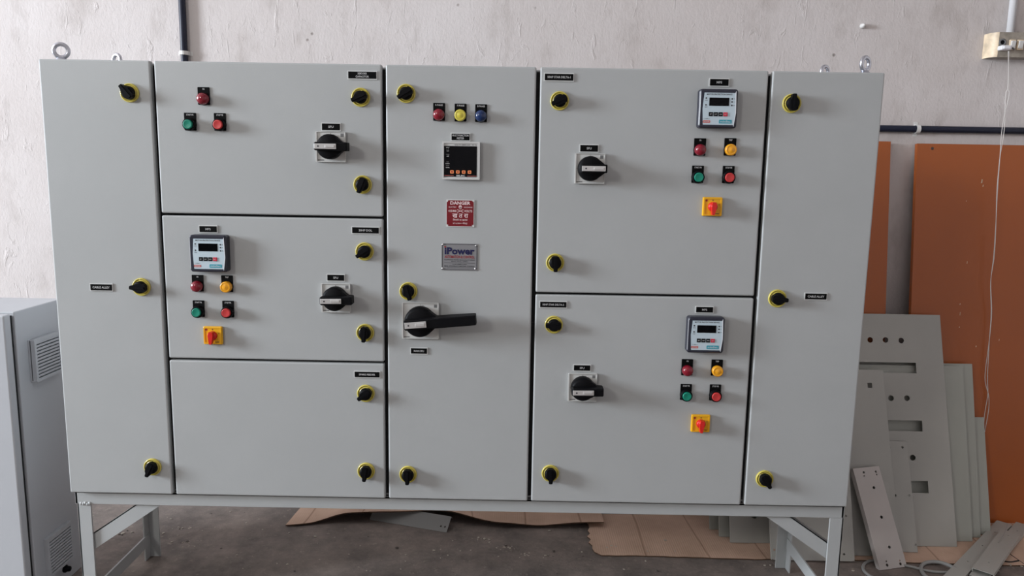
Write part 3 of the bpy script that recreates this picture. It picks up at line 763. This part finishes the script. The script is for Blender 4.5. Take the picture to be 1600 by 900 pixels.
# grey steel bracket half under the warped cardboard
a = at_z(695, 832); c_ = None
Mx, uv = frame((a.x-.29, a.y+.090, .001), (a.x, a.y, .001), (a.x-.28, a.y+.120, .028), '', '', '')
b = MB(); w = .31; b.prism(rrect(0, w, 0, .062, .003, 2), 0, .002, 'bracket_grey', [circ(w-.028, .020, .0035, 10), circ(w-.012, .020, .0035, 10)])
b.box(0, w, .002, .014, 0, .002, 'bracket_grey'); b.box(0, w, .002, .014, .060, .062, 'bracket_grey')
put(b, 'steel_bracket', Mx, 'grey steel bracket with two holes sticking out from under the warped cardboard', 'bracket')

# strips lying on the floor at the right
def lying(p, q, w, z, zr, name, label, holes=()):
    p, q = Vector((*p, z)), Vector((*q, zr)); xd = (q-p).normalized(); nd = Vector((0, 0, 1)); sd = nd.cross(xd).normalized(); nd = xd.cross(sd)
    Mx = Matrix((xd, -nd, sd)).transposed().to_4x4(); Mx.translation = p
    L_ = (q-p).length
    hl = [circ(L_*f, w*g_, r, 10) for f, g_, r in holes]
    b = MB(); b.prism(rrect(0, L_, 0, w, .002, 1), 0, .002, SG, hl)
    b.box(0, L_, .002, .012, 0, .002, SG); b.box(0, L_, .002, .012, w-.002, w, SG)
    return put(b, name, Mx, label, 'metal strip')
lying((1.590, .300), (2.025, .722), .050, .020, .020, 'steel_strip', 'leftmost of three narrow grey strips lying on the floor at the right', [(.28, .5, .003), (.55, .5, .003), (.8, .5, .003)])
lying((1.682, .318), (2.089, .715), .046, .0195, .0195, 'steel_strip', 'rearmost of three narrow grey strips on the floor, partly covered by the front one', [(.85, .5, .003)])
lying((1.712, .325), (1.985, .612), .062, .034, .034, 'steel_strip', 'shorter wide grey strip lying on top of the other two floor strips', [(.2, .5, .003), (.9, .5, .003)])

# cables on the floor
def cable(pts, r, mt, label, cat='cable', name='cable'):
    b = MB(); b.sweep(smooth_path(pts, 8), r, mt, 8); return tag(b.build(name), label, cat)
def fl(px, py, z=.005): v = at_z(px, py, z); return (v.x, v.y, z)
cable([fl(1374, 906), fl(1358, 899), fl(1349, 890), fl(1350, 882), fl(1358, 877), fl(1372, 876)], .0050, 'cable_grey', 'grey cable curling out in front of the tilted channel strip')
cable([fl(1412, 883), fl(1430, 887), fl(1450, 892), fl(1472, 894), fl(1495, 893), fl(1510, 890)], .0045, 'cable_grey', 'grey cable running right from behind the tilted channel strip')
cable([fl(1463, 912, .006), fl(1446, 900, .006), fl(1439, 889, .006), fl(1443, 881, .008), fl(1455, 878, .010), fl(1470, 879, .014), fl(1484, 884, .016), fl(1497, 891, .014)], .0062, 'cable_grey', 'thick grey cable looping on the floor beside the three strips')
cable([fl(1567, 856, .003), fl(1578, 866, .003), fl(1592, 876, .003), fl(1606, 886, .003)], .0022, 'black_rubber', 'thin black wire lying right of the floor strips')
cable([fl(1580, 843, .003), fl(1590, 835, .003), fl(1603, 829, .003)], .0022, 'black_rubber', 'thin black wire behind the floor strips')
cable([fl(1568, 877, .006), fl(1580, 878, .006), fl(1592, 876, .006)], .0024, 'black_rubber', 'short black wire end beside the floor strips')
cable([fl(1560, 848, .037), fl(1568, 836, .045), fl(1572, 826, .052), fl(1574, 818, .06)], .0009, 'cable_grey', 'thin pale wire stub sticking up from the floor strips')

# ------------------------------------------------------------------ wall services
def vpipe(name, x, y, z0, z1, r, mt): 
    b = MB(); b.sweep([(x, y, z0), (x, y, (z0+z1)/2), (x, y, z1)], r, mt, 16); return b.build(name)
def clip(b, T, r):
    b.box(-r-.014, r+.014, .0, .003, -.008, .008, 'clip_white', .001, T=T)
    pts = [((r+.0025)*math.cos(PI*k/10), -r*1.0+(-(r+.0025))*math.sin(PI*k/10), 0) for k in range(11)]
    for k in range(10):
        a, c = Vector(pts[k]), Vector(pts[k+1]); m = (a+c)/2; d = (c-a)
        T2 = T @ Matrix.Translation(m) @ Matrix.Rotation(math.atan2(d.y, d.x), 4, 'Z'); b.box(-d.length/2-.0006, d.length/2+.0006, -.0013, .0013, -.007, .007, 'clip_white', T=T2)
    for sx in (-1, 1): b.box(sx*(r+.0025)-.0013, sx*(r+.0025)+.0013, -r, .002, -.007, .007, 'clip_white', T=T)
q = at_y(286, 40, WY-.013); r = .0125
C1 = empty('conduit', (q.x, WY, 1.30)); tag(C1, 'dark vertical conduit pipe on the wall above the switchboard', 'conduit')
b = MB(); b.sweep([(0, -r-.001, -.85), (0, -r-.001, .5), (0, -r-.001, 1.9)], r, 'conduit_black', 16); b.build('pipe', C1)
q2 = at_y(287, 83, WY-.013)
b = MB(); clip(b, Matrix.Translation((0, -.001, q2.z-1.30)), r); tag(b.build('clip', C1), 'white saddle clip')
q = at_y(1480, 202.5, WY-.013)
C2_ = empty('conduit', (q.x, WY, q.z)); tag(C2_, 'dark horizontal conduit pipe on the wall above the orange sheets', 'conduit')
b = MB(); b.sweep([(-1.2, -r-.001, 0), (0, -r-.001, 0), (1.6, -r-.001, 0)], r, 'conduit_black', 16); b.build('pipe', C2_)
q2 = at_y(1433, 203, WY-.013)
b = MB(); clip(b, Matrix.Translation((q2.x-q.x, -.001, 0)) @ Matrix.Rotation(PI/2, 4, 'Y'), r); tag(b.build('clip', C2_), 'white saddle clip')
# white pipe down to the socket board
q = at_y(1574, 40, WY-.013)
b = MB(); b.sweep([(q.x+.012, WY-.014, 1.82), (q.x+.012, WY-.014, 2.4), (q.x+.012, WY-.014, 3.4)], .013, 'white_pvc', 16)
tag(b.build('white_conduit'), 'white plastic conduit running up the wall from the switch board box', 'conduit')
# wall plug stub
q = at_y(1349, 40, WY-.01); b = MB(); b.lathe([(.009, 0), (.0085, .010), (.006, .018), (0, .020)], 'clip_white', (0, 0, 0), 14, cap=False)
tag(b.build('wall_plug', None, (q.x, WY, q.z)), 'small pale plug stub sticking out of the plaster above the right end door', 'wall plug')

# socket board
q0 = at_y(1534, 93, WY); q1 = at_y(1534, 54, WY); zc0, zc1 = q0.z+.002, q1.z
SO = tag(empty('socket_board', (q0.x, WY, zc0)), 'stained ivory switch and socket board on the wall at the top right', 'socket board')
H_ = zc1-zc0; b = MB()
prof = [(0, 0), (.004, -.036), (.014, -.052), (.022, -.056), (.30, -.056), (.30, 0)]
n = len(prof); vs = [(x, y, 0) for x, y in prof]+[(x, y, H_) for x, y in prof]
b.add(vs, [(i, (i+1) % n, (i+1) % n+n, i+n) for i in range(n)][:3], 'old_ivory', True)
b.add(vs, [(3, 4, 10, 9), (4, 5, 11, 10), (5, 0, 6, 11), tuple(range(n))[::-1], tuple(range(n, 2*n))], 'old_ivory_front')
b.build('box', SO)
def sob(px, py): v = at_y(px, py, WY-.058); return v.x-q0.x, v.z-zc0
u, v = sob(1567, 66); b = MB(); b.lathe([(.013, 0), (.013, .002), (.008, .002), (.007, 0)], 'grey_print_gap_shade', (u, -.056, v), 18, cap=False); b.prism(circ(u, v, .0075, 14), -.0568, -.0555, 'black_plastic'); b.build('socket', SO)
for px in (1582, 1594):
    u, v = sob(px, 70); b = MB(); b.box(u-.011, u+.011, -.060, -.054, v-.018, v+.018, 'old_ivory', .001)
    T = Matrix.Translation((u, -.060, v)) @ Matrix.Rotation(.22, 4, 'X'); b.box(-.008, .008, -.005, .003, -.014, .014, 'clip_white', .0015, T=T); b.build('rocker_switch', SO)
# plug and its lead
u, v = sob(1567, 76); PX, PZ = u+q0.x, v+zc0
b = MB(); b.box(-.021, .017, -.030, -.0005, -.0085, .0085, 'white_pvc', .005, seg=3); b.box(-.016, .010, -.034, -.028, -.006, .006, 'white_pvc', .003); b.sweep([(.015, -.018, 0), (.024, -.020, -.001), (.030, -.022, -.006)], .0035, 'grey_print_gap_shade', 8)
tag(b.build('power_plug', None, (PX, WY-.056, PZ)), 'white plug pushed into the socket board', 'plug')
pts = []
lead = [(1576, 80, .87), (1576, 110, .90), (1575, 140, .91), (1570, 180, .91), (1566, 215, .885), (1562, 250, .87), (1558, 300, .86), (1556, 350, .85), (1553, 400, .845), (1548, 440, .84), (1549, 490, .835), (1545, 540, .825), (1541, 590, .815), (1544, 620, .81), (1540, 655, .80), (1534, 700, .79), (1530, 735, .775), (1527, 765, .755)]
for k, (px, py, y) in enumerate(lead):
    v = at_y(px, py, y); pts.append(v)
sp = smooth_path(pts, 10); b = MB()
for ph in (0, 1):
    out = []
    for i, p in enumerate(sp):
        f = i/len(sp); amp = .0012 + .0052*max(0, math.sin(f*9.5+.4))*(f > .12)
        out.append(p + Vector((amp*(1 if ph else -1)*math.cos(i*.16), 0, 0)))
    b.sweep(out, .0012, 'cable_white', 6)
tag(b.build('twin_lead'), 'thin pale twin lead hanging from the plug down past the orange sheet', 'cable')

# ------------------------------------------------------------------ chips and grit
random.seed(21)
def chip_mesh(mt, seed):
    random.seed(seed); bm = bmesh.new(); bmesh.ops.create_icosphere(bm, subdivisions=1, radius=1)
    for v in bm.verts:
        v.co *= random.uniform(.55, 1.15); v.co.z *= .42
    lo = min(v.co.z for v in bm.verts)
    for v in bm.verts: v.co.z -= lo
    bm.verts.index_update(); b = MB(); b.add([v.co.copy() for v in bm.verts], [[v.index for v in f.verts] for f in bm.faces], mt); bm.free()
    return b.mesh('plaster_chip')
CH = [chip_mesh('chip_pale', i) for i in range(3)] + [chip_mesh('chip_dark', 9)]
spots = [(620, 857, 7), (678, 860, 5), (719, 861, 4), (736, 860, 4), (779, 870, 4), (865, 862, 6), (852, 868, 5), (909, 863, 4), (858, 830, 5), (1009, 877, 4), (1027, 893, 7), (845, 885, 4), (911, 870, 5),
         (192, 834, 7), (201, 866, 5), (267, 811, 4), (255, 834, 5), (293, 846, 5), (268, 848, 4), (492, 839, 5), (452, 833, 4), (370, 868, 4), (346, 857, 4), (449, 882, 4), (460, 893, 4), (545, 866, 3), (634, 867, 4),
         (757, 843, 6), (748, 841, 5), (765, 844, 4), (790, 853, 6), (797, 858, 5), (1195, 884, 5), (1204, 884, 4), (385, 817, 4), (410, 828, 4), (330, 803, 4), (360, 800, 4), (563, 853, 3), (575, 839, 3), (700, 868, 3), (1333, 892, 4),
         (1588, 862, 7), (1590, 874, 8), (1578, 884, 6), (1596, 886, 6), (975, 890, 4), (871, 897, 4), (1560, 893, 5)]
for (px, py) in [(random.uniform(250, 900), random.uniform(800, 900)) for _ in range(34)]: spots.append((px, py, random.uniform(1.6, 3)))
for cx_, cy_, n_ in [(757, 843, 9), (793, 856, 12), (822, 868, 8), (278, 826, 9), (290, 848, 7), (193, 835, 7), (1588, 868, 8), (855, 868, 5)]:
    for _ in range(n_): spots.append((random.gauss(cx_, 7), random.gauss(cy_, 2.2), random.uniform(1.8, 4)))
for px, py, s in spots:
    p = at_z(px, py)
    if p.y > .655 and -.70 < p.x < .5: continue
    if p.y > .45 and .40 < p.x: continue
    o = bpy.data.objects.new('plaster_chip', random.choice(CH)); SC.collection.objects.link(o)
    k = s*.00105; o.location = (p.x, p.y, 0); o.scale = (k*random.uniform(.9, 1.6), k, k*random.uniform(.8, 1.2)); o.rotation_euler = (0, 0, random.uniform(0, 6.28))
    tag(o, 'small loose chip of plaster or grit lying on the dusty cement floor', 'chip', 'chips of plaster scattered on the floor')
# flakes on the flat cardboard
for px, py, s in [(955, 852, 5), (948, 855, 4), (962, 853, 4), (953, 845, 3), (1039, 844, 6), (1012, 861, 4), (1055, 861, 3)]:
    p = at_z(px, py, .006); o = bpy.data.objects.new('plaster_chip', random.choice(CH)); SC.collection.objects.link(o)
    k = s*.0009; o.location = (p.x, p.y, .0045); o.scale = (k*1.4, k, k*.8); o.rotation_euler = (0, 0, random.uniform(0, 6.28))
    tag(o, 'small flake of debris lying on the flat cardboard sheet', 'chip', 'flakes on the cardboard')
